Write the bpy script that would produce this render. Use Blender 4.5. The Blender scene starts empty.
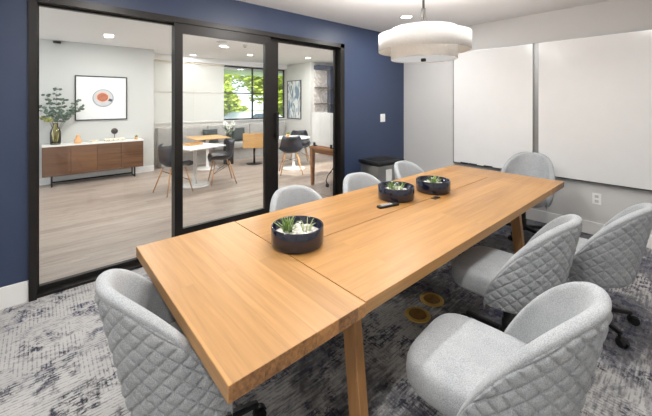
import bpy, bmesh, math, random
from mathutils import Vector, Matrix, noise
R = math.radians
PI = math.pi
scn = bpy.context.scene
col = scn.collection
random.seed(4)

# ------------------------------------------------------------------ materials
def nt(name):
    m = bpy.data.materials.new(name); m.use_nodes = True
    t = m.node_tree; t.nodes.clear()
    out = t.nodes.new('ShaderNodeOutputMaterial')
    return m, t, out
def N(t, typ, **kw):
    n = t.nodes.new(typ)
    for k, v in kw.items():
        if hasattr(n, k) and k not in n.inputs: setattr(n, k, v)
        else: n.inputs[k].default_value = v
    return n
def L(t, a, b): t.links.new(a, b)
def c4(c): return (c[0], c[1], c[2], 1)
def sv(r, g, b):      # sRGB 0-255 to linear
    f = lambda v: ((v/255+0.055)/1.055)**2.4 if v > 10 else v/255/12.92
    return (f(r), f(g), f(b))
def ramp(t, fac, stops, interp='LINEAR'):
    r = t.nodes.new('ShaderNodeValToRGB'); r.color_ramp.interpolation = interp
    e = r.color_ramp.elements
    while len(e) < len(stops): e.new(0.5)
    for i, (p, c) in enumerate(stops):
        e[i].position = p; e[i].color = c4(c) if len(c) == 3 else c
    L(t, fac, r.inputs[0]); return r
def coords(t, scale=(1, 1, 1), rot=(0, 0, 0)):
    tc = t.nodes.new('ShaderNodeTexCoord'); mp = t.nodes.new('ShaderNodeMapping')
    mp.inputs['Scale'].default_value = scale; mp.inputs['Rotation'].default_value = rot
    L(t, tc.outputs['Object'], mp.inputs['Vector']); return mp.outputs[0]
def noise_n(t, vec, scale, detail=4, rough=.55, dist=0):
    n = t.nodes.new('ShaderNodeTexNoise')
    n.inputs['Scale'].default_value = scale; n.inputs['Detail'].default_value = detail
    n.inputs['Roughness'].default_value = rough; n.inputs['Distortion'].default_value = dist
    L(t, vec, n.inputs['Vector']); return n.outputs[0]
def math_n(t, op, a, b=None, clamp=False):
    n = t.nodes.new('ShaderNodeMath'); n.operation = op; n.use_clamp = clamp
    for i, v in enumerate((a, b)):
        if v is None: continue
        if isinstance(v, (int, float)): n.inputs[i].default_value = v
        else: L(t, v, n.inputs[i])
    return n.outputs[0]
def mixc(t, fac, a, b, mode='MIX'):
    n = t.nodes.new('ShaderNodeMix'); n.data_type = 'RGBA'; n.blend_type = mode
    for sock, v in ((n.inputs[0], fac), (n.inputs[6], a), (n.inputs[7], b)):
        if isinstance(v, (int, float)): sock.default_value = v
        elif isinstance(v, tuple): sock.default_value = c4(v)
        else: L(t, v, sock)
    return n.outputs[2]
def bump(t, h, strength=.2, dist=.01):
    b = t.nodes.new('ShaderNodeBump'); b.inputs['Strength'].default_value = strength
    b.inputs['Distance'].default_value = dist; L(t, h, b.inputs['Height']); return b.outputs[0]
def principled(t, out, color, rough=.5, metal=0, normal=None, **kw):
    p = t.nodes.new('ShaderNodeBsdfPrincipled')
    if isinstance(color, tuple): p.inputs['Base Color'].default_value = c4(color)
    else: L(t, color, p.inputs['Base Color'])
    if isinstance(rough, (int, float)): p.inputs['Roughness'].default_value = rough
    else: L(t, rough, p.inputs['Roughness'])
    p.inputs['Metallic'].default_value = metal
    if normal is not None: L(t, normal, p.inputs['Normal'])
    for k, v in kw.items(): p.inputs[k.replace('_', ' ')].default_value = v
    L(t, p.outputs[0], out.inputs[0]); return p
def plain(name, c, rough=.5, metal=0, var=.06, scale=6, bmp=0, **kw):
    m, t, out = nt(name)
    v = coords(t); n = noise_n(t, v, scale)
    cr = ramp(t, n, [(.3, tuple(x*(1-var) for x in c)), (.7, tuple(min(1, x*(1+var)) for x in c))])
    nm = bump(t, noise_n(t, v, 180, 2), bmp, .002) if bmp else None
    principled(t, out, cr.outputs[0], rough, metal, nm, **kw); return m
def emis(name, c, s):
    m, t, out = nt(name); e = N(t, 'ShaderNodeEmission', Color=c4(c), Strength=s)
    L(t, e.outputs[0], out.inputs[0]); return m

def wood(name, light, dark, plank=.11, scale=1.0, rough=.4, axis='X', length=1.6):
    """planks run along axis"""
    m, t, out = nt(name)
    rot = (0, 0, 0) if axis == 'X' else ((0, 0, R(90)) if axis == 'Y' else (0, R(90), 0))
    v = coords(t, (1, 1, 1), rot)
    br = t.nodes.new('ShaderNodeTexBrick'); br.offset = .37; br.squash = 1
    br.inputs['Scale'].default_value = 1; br.inputs['Mortar Size'].default_value = .0006
    br.inputs['Brick Width'].default_value = length; br.inputs['Row Height'].default_value = plank
    br.inputs['Color1'].default_value = (0, 0, 0, 1); br.inputs['Color2'].default_value = (1, 1, 1, 1)
    br.inputs['Mortar'].default_value = (.3, .3, .3, 1)
    L(t, v, br.inputs['Vector'])
    mp = t.nodes.new('ShaderNodeMapping'); mp.inputs['Scale'].default_value = (1.4*scale, 26*scale, 26*scale)
    L(t, v, mp.inputs['Vector'])
    add = t.nodes.new('ShaderNodeVectorMath'); add.operation = 'ADD'
    sc = t.nodes.new('ShaderNodeVectorMath'); sc.operation = 'SCALE'; sc.inputs['Scale'].default_value = 37
    L(t, br.outputs[0], sc.inputs[0]); L(t, mp.outputs[0], add.inputs[0]); L(t, sc.outputs[0], add.inputs[1])
    g = noise_n(t, add.outputs[0], 1.6, 6, .6, .5)
    g2 = noise_n(t, add.outputs[0], .35, 3, .5, .8)
    f = math_n(t, 'ADD', math_n(t, 'MULTIPLY', g, .55), math_n(t, 'MULTIPLY', g2, .25))
    f = math_n(t, 'ADD', f, math_n(t, 'MULTIPLY', br.outputs[0], .16))
    cr = ramp(t, f, [(.3, dark), (.62, light)])
    principled(t, out, cr.outputs[0], rough, 0, bump(t, g, .05, .002)); return m

def fabric(name, light, dark, sc=260):
    m, t, out = nt(name); v = coords(t)
    a = noise_n(t, v, sc, 3, .7); b = noise_n(t, v, 9, 3)
    f = math_n(t, 'ADD', math_n(t, 'MULTIPLY', a, .8), math_n(t, 'MULTIPLY', b, .2))
    cr = ramp(t, f, [(.36, dark), (.62, light)])
    principled(t, out, cr.outputs[0], .95, 0, bump(t, a, .5, .003), Sheen_Weight=.15); return m

M = {}
M['blue'] = plain('navy_wall_paint', sv(50, 63, 90), .45, var=.03, scale=2)
M['white_wall'] = plain('warm_grey_wall_paint', sv(204, 203, 201), .6, var=.02, scale=1.5)
M['lounge_wall'] = plain('lounge_wall_paint', sv(214, 213, 209), .6, var=.02, scale=1.5)
M['lounge_cool'] = plain('lounge_cool_paint', sv(205, 206, 203), .6, var=.02, scale=1.5)
M['ceiling'] = plain('ceiling_paint', sv(232, 232, 232), .8, var=.015, scale=2)
M['base'] = plain('baseboard_white', sv(238, 238, 236), .4, var=.02)
M['black_metal'] = plain('door_dark_bronze', sv(30, 27, 25), .38, .3, var=.15)
M['black'] = plain('black_nylon', sv(20, 20, 21), .4, 0, var=.1)
M['dark_chrome'] = plain('dark_steel', sv(70, 68, 66), .3, .9)
M['steel'] = plain('brushed_steel', sv(170, 170, 168), .32, .8, var=.08)
M['alu'] = plain('aluminium_trim', sv(165, 166, 166), .35, .6)
M['brass'] = plain('polished_brass', sv(222, 184, 100), .3, 1, var=.1, scale=30)
M['brass_dark'] = plain('aged_brass', sv(150, 118, 58), .35, 1, var=.15, scale=30)
M['board'] = plain('whiteboard_enamel', sv(236, 236, 235), .18, 0, var=.01)
M['plastic'] = plain('white_plastic', sv(240, 240, 238), .35)
M['plastic_grey'] = plain('pale_button_grey', sv(190, 190, 192), .5)
m, t, out = nt('lamp_linen'); v = coords(t)
cr = ramp(t, noise_n(t, v, 60, 2), [(.3, sv(238, 237, 234)), (.7, sv(244, 243, 241))])
d = t.nodes.new('ShaderNodeBsdfDiffuse'); tl = t.nodes.new('ShaderNodeBsdfTranslucent'); mx = t.nodes.new('ShaderNodeMixShader'); mx.inputs[0].default_value = .13
L(t, cr.outputs[0], d.inputs[0]); L(t, cr.outputs[0], tl.inputs[0]); L(t, d.outputs[0], mx.inputs[1]); L(t, tl.outputs[0], mx.inputs[2]); L(t, mx.outputs[0], out.inputs[0])
M['shade'] = m
M['oak'] = wood('oak_tabletop', sv(180, 134, 78), sv(144, 102, 56), .125, 1, .38, 'X', 2.4)
M['oak_side'] = wood('oak_end_blocks', sv(214, 164, 112), sv(166, 114, 70), .07, 1.2, .45, 'X', .22)
M['oak_leaf'] = wood('oak_leaf_boards', sv(182, 138, 86), sv(150, 110, 65), .105, 1, .38, 'Y', 3)
M['oak_end'] = wood('oak_leaf_end_grain', sv(182, 132, 80), sv(92, 60, 36), .105, 1.5, .45, 'Y', 3)
M['oak_leg'] = wood('oak_leg', sv(172, 128, 82), sv(140, 98, 58), .05, 1, .45, 'Z', 3)
M['walnut'] = wood('walnut_veneer', sv(132, 94, 66), sv(82, 56, 40), .5, .6, .4, 'X', .45)
M['oak_dowel'] = plain('pale_dowel', sv(196, 150, 104), .45, var=.1, scale=20)
M['game_wood'] = wood('warm_game_table_wood', sv(176, 122, 74), sv(130, 84, 48), .08, 1, .4, 'Y', 3)
M['lightwood'] = wood('honey_wood', sv(214, 172, 116), sv(186, 142, 90), .3, .8, .45, 'X', 2)
M['fabric'] = fabric('heather_grey_upholstery', sv(180, 183, 185), sv(134, 138, 142))
M['navy_glaze'] = plain('navy_glaze', sv(20, 24, 42), .12, 0, var=.2, scale=8, Coat_Weight=.5)
M['pebble'] = plain('white_pebble', sv(214, 210, 202), .6, var=.14, scale=40)
M['leaf'] = plain('succulent_green', sv(122, 150, 74), .5, var=.3, scale=25)
M['leaf_tip'] = plain('succulent_pale', sv(176, 190, 140), .5, var=.2, scale=25)
M['euc'] = plain('eucalyptus_leaf', sv(92, 112, 96), .6, var=.35, scale=18)
M['euc_y'] = plain('young_eucalyptus_leaf', sv(150, 152, 78), .6, var=.3, scale=18)
M['twig'] = plain('twig', sv(96, 78, 56), .7)
M['navy_shell'] = plain('charcoal_shell_plastic', sv(34, 37, 47), .45)
M['white_gloss'] = plain('white_lacquer', sv(240, 239, 236), .25)
M['grey_fab'] = fabric('banquette_fabric', sv(186, 184, 180), sv(150, 148, 146), 120)
M['pillow'] = fabric('dark_pillow_fabric', sv(78, 84, 84), sv(52, 58, 58), 120)
M['charcoal_vase'] = plain('charcoal_ceramic', sv(48, 46, 44), .4)
M['petal'] = plain('white_petal', sv(236, 236, 230), .7)
M['amber'] = plain('amber_wax', sv(226, 172, 118), .4)
M['cream'] = plain('cream_ceramic', sv(232, 222, 204), .4)
M['transom_shadow'] = plain('transom_shadow_grey', sv(206, 202, 194), .8)  # grey of the window transom's shadow, put on the shades as colour
M['darkball'] = plain('dark_bronze_ball', sv(52, 40, 36), .35)
M['paper'] = plain('print_paper', sv(236, 238, 238), .7, var=.01)
M['saucer'] = plain('print_saucer_grey', sv(160, 165, 168), .7)
M['saucer2'] = plain('print_saucer_light', sv(200, 203, 206), .7)
M['cup'] = plain('print_cup_pink', sv(226, 190, 176), .7)
M['coffee'] = plain('print_coffee', sv(186, 112, 84), .7, var=.25, scale=25)
M['ink'] = plain('print_ink', sv(70, 78, 88), .7)
M['navy_case'] = plain('bookcase_blue', sv(48, 58, 84), .5)
M['shelf_dark'] = plain('shelf_dark_wood', sv(70, 52, 44), .5)
M['rubber'] = plain('black_rubber', sv(18, 18, 18), .6)
M['grass'] = plain('lawn', sv(120, 150, 70), .9, var=.3, scale=3)
M['treeleaf'] = plain('tree_leaf', sv(186, 200, 78), .6, var=.35, scale=.7)
M['treeleaf2'] = plain('deep_tree_leaf', sv(112, 146, 62), .6, var=.35, scale=.7)
M['bark'] = plain('bark', sv(92, 78, 62), .9, var=.2)
M['car_paint'] = plain('silver_blue_car_paint', sv(196, 208, 216), .2, .4)
M['car_glass'] = plain('car_window', sv(60, 76, 90), .1)
M['asphalt'] = plain('asphalt', sv(150, 150, 148), .9, var=.1)
M['can_lens'] = emis('downlight_lens', (1, .97, .92), 9)
M['diffuser'] = emis('lamp_diffuser', (1, .97, .94), .42)

# board above: marble look for the bookcase back
m, t, out = nt('bookcase_marble_back'); v = coords(t)
n_ = noise_n(t, v, 3, 6, .6, 1.5)
cr = ramp(t, n_, [(.42, sv(226, 222, 216)), (.5, sv(190, 176, 168)), (.56, sv(228, 224, 218))])
principled(t, out, cr.outputs[0], .5); M['marble'] = m

m, t, out = nt('abstract_print'); v = coords(t)
n_ = noise_n(t, coords(t, (1, 1, .5)), 3.4, 1, .4, 1.5)
cr = ramp(t, n_, [(.38, sv(120, 142, 162)), (.46, sv(196, 206, 214)), (.5, sv(232, 232, 230)), (.56, sv(236, 236, 234)), (.6, sv(92, 110, 130)), (.68, sv(206, 214, 220))])
principled(t, out, cr.outputs[0], .6); M['abstract'] = m

m, t, out = nt('door_glass')
tr = N(t, 'ShaderNodeBsdfTransparent', Color=(.97, .98, .975, 1)); gl = N(t, 'ShaderNodeBsdfGlossy', Roughness=.0)
fr = N(t, 'ShaderNodeFresnel', IOR=1.4); mx = t.nodes.new('ShaderNodeMixShader')
L(t, fr.outputs[0], mx.inputs[0]); L(t, tr.outputs[0], mx.inputs[1]); L(t, gl.outputs[0], mx.inputs[2]); L(t, mx.outputs[0], out.inputs[0])
M['glass'] = m
m, t, out = nt('olive_glass')
tr = N(t, 'ShaderNodeBsdfTransparent', Color=(.93, .90, .68, 1)); gl = N(t, 'ShaderNodeBsdfGlossy', Roughness=.02)
fr = N(t, 'ShaderNodeFresnel', IOR=1.5); mx = t.nodes.new('ShaderNodeMixShader')
L(t, fr.outputs[0], mx.inputs[0]); L(t, tr.outputs[0], mx.inputs[1]); L(t, gl.outputs[0], mx.inputs[2]); L(t, mx.outputs[0], out.inputs[0])
M['olive_glass'] = m
m, t, out = nt('roller_shade_cloth')
v = coords(t); n_ = noise_n(t, v, 40, 2)
cr = ramp(t, n_, [(.3, sv(243, 242, 240)), (.7, sv(248, 247, 246))])
d = t.nodes.new('ShaderNodeBsdfDiffuse'); tl = t.nodes.new('ShaderNodeBsdfTranslucent'); mx = t.nodes.new('ShaderNodeMixShader')
mx.inputs[0].default_value = .45
L(t, cr.outputs[0], d.inputs[0]); L(t, cr.outputs[0], tl.inputs[0]); L(t, d.outputs[0], mx.inputs[1]); L(t, tl.outputs[0], mx.inputs[2]); L(t, mx.outputs[0], out.inputs[0])
M['roller'] = m

# carpet: distressed print
m, t, out = nt('distressed_carpet')
v = coords(t)
big = noise_n(t, v, .9, 3, .5, .3)
base = mixc(t, ramp(t, big, [(.4, (0, 0, 0)), (.6, (1, 1, 1))]).outputs[0], sv(182, 181, 180), sv(204, 202, 199))
one = lambda fac, lo, hi, top=1.0: ramp(t, fac, [(lo, (0, 0, 0)), (hi, (top, top, top))]).outputs[0]
wx = noise_n(t, coords(t, (9, 62, 1)), 1.0, 4, .65)
wy = noise_n(t, coords(t, (62, 9, 1)), 1.0, 4, .65)
wxb = noise_n(t, coords(t, (8, 45, 1)), 1.0, 4, .6)
wyb = noise_n(t, coords(t, (45, 8, 1)), 1.0, 4, .6)
sep0 = t.nodes.new('ShaderNodeSeparateXYZ'); L(t, v, sep0.inputs[0])
dirn = noise_n(t, v, 2.4, 2, .5)
lnx = math_n(t, 'MULTIPLY', one(math_n(t, 'SINE', math_n(t, 'MULTIPLY', sep0.outputs[0], 2*PI/.021)), .1, .6), one(dirn, .5, .54))
lny = math_n(t, 'MULTIPLY', one(math_n(t, 'SINE', math_n(t, 'MULTIPLY', sep0.outputs[1], 2*PI/.021)), .1, .6), one(math_n(t, 'SUBTRACT', 1.0, dirn), .44, .48))
thread = math_n(t, 'MAXIMUM', math_n(t, 'MULTIPLY', one(math_n(t, 'MAXIMUM', wx, wy), .47, .57), .8), math_n(t, 'MAXIMUM', lnx, lny))
bands = one(math_n(t, 'MAXIMUM', wxb, wyb), .50, .58)
blot = one(noise_n(t, coords(t, (15, 18, 1)), 1.0, 6, .7, .3), .45, .54)
clus = one(noise_n(t, coords(t, (3.2, 3.8, 1)), 1.0, 5, .62, .2), .47, .55)
# inked woven marks in clusters
mk = math_n(t, 'MULTIPLY', math_n(t, 'MULTIPLY', clus, blot), math_n(t, 'ADD', math_n(t, 'MULTIPLY', thread, .9), math_n(t, 'MULTIPLY', bands, .4)), True)
inkc = mixc(t, one(noise_n(t, v, .7, 2), .4, .6), sv(48, 50, 86), sv(42, 43, 52))
# worn charcoal wash in large areas with ragged thread edges
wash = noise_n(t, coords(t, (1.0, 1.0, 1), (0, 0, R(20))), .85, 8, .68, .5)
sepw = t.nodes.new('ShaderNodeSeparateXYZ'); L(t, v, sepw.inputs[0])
run = math_n(t, 'MULTIPLY', math_n(t, 'SUBTRACT', sepw.outputs[0], .85), .22)      # wash darker along the room: part print, part under-table shade painted in
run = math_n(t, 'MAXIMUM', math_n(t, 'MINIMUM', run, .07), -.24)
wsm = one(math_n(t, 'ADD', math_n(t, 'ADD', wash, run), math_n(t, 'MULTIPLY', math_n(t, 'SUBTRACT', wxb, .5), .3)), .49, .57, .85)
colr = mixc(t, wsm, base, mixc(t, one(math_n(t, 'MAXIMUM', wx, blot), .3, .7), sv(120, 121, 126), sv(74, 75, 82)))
colr = mixc(t, mk, colr, inkc)
# fine flecks
fl_ = one(math_n(t, 'MULTIPLY', noise_n(t, coords(t, (22, 40, 1)), 1.0, 4, .7), math_n(t, 'ADD', thread, .25)), .54, .7, .6)
colr = mixc(t, fl_, colr, sv(88, 90, 104))
# loop weave
sep = t.nodes.new('ShaderNodeSeparateXYZ'); L(t, v, sep.inputs[0])
sx = math_n(t, 'SINE', math_n(t, 'MULTIPLY', sep.outputs[0], 2*PI/.011))
sy = math_n(t, 'SINE', math_n(t, 'MULTIPLY', sep.outputs[1], 2*PI/.011))
wz = math_n(t, 'MULTIPLY', sx, sy)
wf = math_n(t, 'ADD', math_n(t, 'MULTIPLY', wz, .5), .5)
colr = mixc(t, .24, colr, mixc(t, wf, (.35, .35, .36), (1, 1, 1)), 'MULTIPLY')
principled(t, out, colr, .95, 0, bump(t, wf, .4, .004)); M['carpet'] = m

# lounge plank floor
m, t, out = nt('grey_plank_floor')
v = coords(t)
br = t.nodes.new('ShaderNodeTexBrick'); br.offset = .41
for k, val in (('Scale', 1), ('Mortar Size', .0015), ('Brick Width', 1.25), ('Row Height', .16)): br.inputs[k].default_value = val
br.inputs['Color1'].default_value = (0, 0, 0, 1); br.inputs['Color2'].default_value = (1, 1, 1, 1); br.inputs['Mortar'].default_value = (.2, .2, .2, 1)
L(t, v, br.inputs['Vector'])
g = noise_n(t, coords(t, (1.5, 16, 1)), 1.5, 5, .6, .6)
f = math_n(t, 'ADD', math_n(t, 'MULTIPLY', g, .75), math_n(t, 'MULTIPLY', br.outputs[0], .22))
cr = ramp(t, f, [(.28, sv(142, 127, 116)), (.7, sv(186, 171, 159))])
principled(t, out, cr.outputs[0], .35); M['plank'] = m

# ------------------------------------------------------------------ mesh helpers
def mobj(name, bm, mat, parent=None, smooth=False, loc=None):
    me = bpy.data.meshes.new(name); 
    bmesh.ops.recalc_face_normals(bm, faces=bm.faces)
    bm.to_mesh(me); bm.free()
    if smooth:
        for p in me.polygons: p.use_smooth = True
    for mm in (mat if isinstance(mat, (list, tuple)) else [mat]): me.materials.append(M[mm] if isinstance(mm, str) else mm)
    o = bpy.data.objects.new(name, me); col.objects.link(o)
    if parent: o.parent = parent
    if loc: o.location = loc
    return o
def tag(o, label=None, cat=None, group=None, kind=None):
    if label: o['label'] = label
    if cat: o['category'] = cat
    if group: o['group'] = group
    if kind: o['kind'] = kind
    return o
def thing(name, label, cat, loc=(0, 0, 0), rz=0, group=None):
    o = bpy.data.objects.new(name, None); col.objects.link(o); o.empty_display_size = .1
    o.location = loc; o.rotation_euler = (0, 0, rz)
    return tag(o, label, cat, group)
def children(o): return [c for c in bpy.data.objects if c.parent == o]
def copy_tree(o, parent=None):
    c = o.copy(); col.objects.link(c)
    if parent: c.parent = parent
    for ch in children(o): copy_tree(ch, c)
    return c
def box(bm, x0, x1, y0, y1, z0, z1, bev=0, mat=0, seg=2):
    vs = [bm.verts.new((x, y, z)) for z in (z0, z1) for y in (y0, y1) for x in (x0, x1)]
    fs = [(0, 2, 3, 1), (4, 5, 7, 6), (0, 1, 5, 4), (2, 6, 7, 3), (0, 4, 6, 2), (1, 3, 7, 5)]
    faces = [bm.faces.new([vs[i] for i in f]) for f in fs]
    for f in faces: f.material_index = mat
    if bev:
        es = list({e for f in faces for e in f.edges})
        r = bmesh.ops.bevel(bm, geom=es, offset=bev, segments=seg, affect='EDGES', profile=.5)
    return vs
def B(*a, **k):
    bm = bmesh.new(); box(bm, *a, **k); return bm
def lathe(bm, prof, n=32, c=(0, 0, 0), close=True):
    """prof: list of (r, z)"""
    rings = []
    for r, z in prof:
        if r < 1e-6: rings.append([bm.verts.new((c[0], c[1], c[2]+z))])
        else: rings.append([bm.verts.new((c[0]+r*math.cos(2*PI*i/n), c[1]+r*math.sin(2*PI*i/n), c[2]+z)) for i in range(n)])
    for a, b in zip(rings, rings[1:]):
        for i in range(n):
            j = (i+1) % n
            if len(a) == 1 and len(b) == 1: continue
            if len(a) == 1: bm.faces.new((a[0], b[j], b[i]))
            elif len(b) == 1: bm.faces.new((a[i], a[j], b[0]))
            else: bm.faces.new((a[i], a[j], b[j], b[i]))
    return bm
def LT(prof, n=32, c=(0, 0, 0)): return lathe(bmesh.new(), prof, n, c)
def tube(bm, pts, r, n=8, caps=True):
    """swept round tube; r number or list"""
    pts = [Vector(p) for p in pts]; rs = r if isinstance(r, (list, tuple)) else [r]*len(pts)
    rings = []; up = None
    for i, p in enumerate(pts):
        d = (pts[min(i+1, len(pts)-1)]-pts[max(i-1, 0)]).normalized()
        if up is None:
            up = Vector((0, 0, 1)) if abs(d.z) < .9 else Vector((1, 0, 0))
        a = d.cross(up).normalized(); up = a.cross(d).normalized(); b = up
        rings.append([bm.verts.new(p+(a*math.cos(2*PI*k/n)+b*math.sin(2*PI*k/n))*rs[i]) for k in range(n)])
    for A, Bq in zip(rings, rings[1:]):
        for k in range(n): bm.faces.new((A[k], A[(k+1) % n], Bq[(k+1) % n], Bq[k]))
    if caps:
        bm.faces.new(rings[0][::-1]); bm.faces.new(rings[-1])
    return bm
def TB(pts, r, n=8): return tube(bmesh.new(), pts, r, n)
def prism(bm, quad_bottom, quad_top):
    n = len(quad_bottom)
    a = [bm.verts.new(p) for p in quad_bottom]; b = [bm.verts.new(p) for p in quad_top]
    bm.faces.new(a[::-1]); bm.faces.new(b)
    for i in range(n): bm.faces.new((a[i], a[(i+1) % n], b[(i+1) % n], b[i]))
    return bm
def bez(p0, p1, p2, n=8):
    p0, p1, p2 = Vector(p0), Vector(p1), Vector(p2)
    return [p0*(1-s)**2+p1*2*s*(1-s)+p2*s*s for s in [i/n for i in range(n+1)]]
def structure(name, bm, mat, parent=None, label=None, cat=None):
    o = mobj(name, bm, mat, parent)
    if not parent: tag(o, label, cat, kind='structure')
    return o

# ------------------------------------------------------------------ dimensions
CEIL = 2.737; LC = 2.76
X0, X1 = -1.0, 4.925          # conference room along the table
Y0, YW = -1.1, 3.48          # far side behind camera, navy wall face
YB = 3.62                    # lounge side of the navy wall
DX0, DX1, DZ = -.07, 3.40, 2.43   # sliding door frame

# ------------------------------------------------------------------ setting
structure('floor', B(X0, X1, Y0, YW+.075, -.1, 0), 'carpet', label='pale grey distressed patterned carpet of the meeting room', cat='floor')
structure('floor_lounge', B(-3.0, 7.6, YW+.075, 9.0, -.1, 0), 'plank', label='grey-beige plank floor beyond the glass doors', cat='floor')
structure('ceiling', B(X0-.1, X1+.1, Y0-.1, YB, CEIL, CEIL+.15), 'ceiling', label='flat pale ceiling above the meeting table', cat='ceiling')
structure('ceiling_lounge', B(-3.0, 7.6, YB, 9.1, LC, LC+.13), 'ceiling', label='white ceiling beyond the glass doors', cat='ceiling')
bm = bmesh.new()
box(bm, X0, DX0, YW, YB, 0, CEIL); box(bm, DX1, X1, YW, YB, 0, CEIL); box(bm, DX0, DX1, YW, YB, DZ, CEIL)
structure('wall_left', bm, 'blue', label='navy blue painted wall around the sliding glass doors', cat='wall')
structure('wall_right', B(X1, X1+.1, Y0, YB, 0, CEIL), 'white_wall', label='warm grey wall behind the two whiteboards', cat='wall')
structure('wall_near', B(X0-.1, X1+.1, Y0-.1, Y0, 0, CEIL), 'white_wall', label='plain grey wall closing the near side of the room', cat='wall')
structure('wall_front', B(X0-.1, X0, Y0, YB, 0, CEIL), 'white_wall', label='plain grey wall closing the near end of the room', cat='wall')
structure('baseboard_left', B(X0, DX0, YW-.016, YW, 0, .165, bev=.004), 'base', label='white baseboard below navy wall left of the glass door', cat='baseboard')
structure('baseboard_corner', B(DX1, X1, YW-.016, YW, 0, .165, bev=.004), 'base', label='white baseboard below navy wall behind the bin', cat='baseboard')
structure('baseboard_right', B(X1-.016, X1, Y0, YW-.016, 0, .15, bev=.004), 'base', label='white baseboard under the whiteboards', cat='baseboard')

# lounge shell
structure('wall_back', B(-3.0, 1.94, 8.15, 8.3, 0, LC), 'lounge_cool', label='cool grey lounge wall behind the walnut sideboard', cat='wall')
WY = 8.85
bm = bmesh.new()
box(bm, 1.94, 2.12, WY, WY+.15, 0, LC); box(bm, 2.12, 6.0, WY, WY+.15, 0, 1.05); box(bm, 2.12, 6.0, WY, WY+.15, 2.62, LC)
box(bm, 1.84, 1.94, 8.3, WY+.15, 0, LC)
structure('wall_window', bm, 'lounge_wall', label='low lounge wall under the wide window', cat='wall')
structure('wall_far', B(6.0, 6.15, 7.55, WY+.15, 0, LC), 'lounge_wall', label='white lounge wall carrying the abstract print', cat='wall')
bm = bmesh.new()
box(bm, 6.15, 7.6, 7.55, 7.7, 0, LC)
structure('wall_niche', bm, 'lounge_wall', label='white lounge wall behind the blue bookcase', cat='wall')
structure('wall_end', B(7.5, 7.6, YB, 7.55, 0, LC), 'lounge_wall', label='white end wall of the lounge', cat='wall')
structure('baseboard_back', B(-3.0, 1.94, 8.135, 8.15, 0, .13), 'base', label='white baseboard behind the sideboard', cat='baseboard')
structure('trim_window', B(1.95, 6.0, WY-.12, WY, 2.62, LC), 'ceiling', label='pale pocket trim above the roller shades', cat='trim')

# window with mullions
win = thing('window_1', 'wide dark framed lounge window looking onto trees', 'window'); win['kind'] = 'structure'
bm = bmesh.new()
for z0, z1 in ((1.05, 1.085), (1.815, 1.85), (2.585, 2.62)): box(bm, 2.12, 6.0, WY+.04, WY+.10, z0, z1)
for x in (2.12, 3.88, 4.83, 5.965): box(bm, x, x+.035, WY+.045, WY+.095, 1.05, 2.62)
mobj('window_frame', bm, 'black_metal', win)
mobj('pane', B(2.15, 5.97, WY+.068, WY+.072, 1.09, 2.58), 'glass', win)
mobj('sill', B(2.10, 6.0, WY-.06, WY+.04, 1.02, 1.05), 'lounge_wall', win)

# ---- sliding door
door = thing('door_1', 'three panel sliding glass door in a dark bronze frame', 'door'); door['kind'] = 'structure'
bm = bmesh.new()
fy0, fy1 = YW-.028, YB-.01
box(bm, DX0, DX0+.05, fy0, fy1, 0, DZ); box(bm, DX1-.075, DX1, fy0, fy1, 0, DZ)
box(bm, DX0, DX1, fy0, fy1, DZ-.055, DZ)
mobj('door_frame', bm, 'black_metal', door)
mobj('floor_track', B(DX0, DX1, fy0+.02, fy1, 0, .022), 'black_metal', door)
def panel(x0, x1, yc, z0, z1, sl, sr, rb, rt, handle=False):
    bm = bmesh.new(); h = .022
    box(bm, x0, x0+sl, yc-h, yc+h, z0, z1); box(bm, x1-sr, x1, yc-h, yc+h, z0, z1)
    box(bm, x0+sl, x1-sr, yc-h, yc+h, z0, z0+rb); box(bm, x0+sl, x1-sr, yc-h, yc+h, z1-rt, z1)
    p = mobj('door_panel', bm, 'black_metal', door)
    mobj('pane', B(x0+sl-.005, x1-sr+.005, yc-.004, yc+.004, z0+rb-.005, z1-rt+.005), 'glass', p)
    return p
DT = DZ-.055
panel(DX0+.05, 1.05, 3.565, .022, DT, .012, .03, .04, .015)
pm = panel(1.015, 2.135, 3.49, .022, DT, .08, .075, .25, .10)
prr = panel(2.10, DX1-.07, 3.565, .022, DT, .195, .04, .1, .035)
bm = bmesh.new(); box(bm, 2.235, 2.272, 3.488, 3.505, 1.10, 1.45, bev=.006); box(bm, 2.24, 2.268, 3.5, 3.543, 1.12, 1.16); box(bm, 2.24, 2.268, 3.5, 3.543, 1.39, 1.43)
mobj('door_handle', bm, 'black', prr)

# ------------------------------------------------------------------ conference table
T = .76; TH = .055
TX0, TXA, TXB, TX1 = .402, .99, 3.60, 4.005
TY0, TYM, TY1 = .885, 1.478, 2.066
tb = thing('meeting_table', 'long light oak meeting table with split top and slanted legs', 'table', (2.2, TYM, 0))
def tpart(name, x0, x1, y0, y1, z0, z1, mat, bev=.003):
    return mobj(name, B(x0-2.2, x1-2.2, y0-TYM, y1-TYM, z0, z1, bev=bev), mat, tb)
def top_slab(name, x0, x1, y0, y1, mats=('oak', 'oak')):
    """top face with long grain, edges with blocky end grain"""
    bm = B(x0-2.2, x1-2.2, y0-TYM, y1-TYM, T-TH, T, bev=.003)
    bm.normal_update()
    for f in bm.faces: f.material_index = 1 if abs(f.normal.y) > .6 else 0
    return mobj(name, bm, mats, tb)
top_slab('extension_leaf', TX0, TXA-.002, TY0-.006, TY1+.004, ('oak_leaf', 'oak_end'))
top_slab('tabletop', TXA+.002, TXB, TY0, TYM-.003)
top_slab('tabletop', TXA+.002, TXB, TYM+.003, TY1)
top_slab('extension_leaf', TXB+.0006, TX1, TY0, TY1, ('oak', 'oak_end'))
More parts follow.
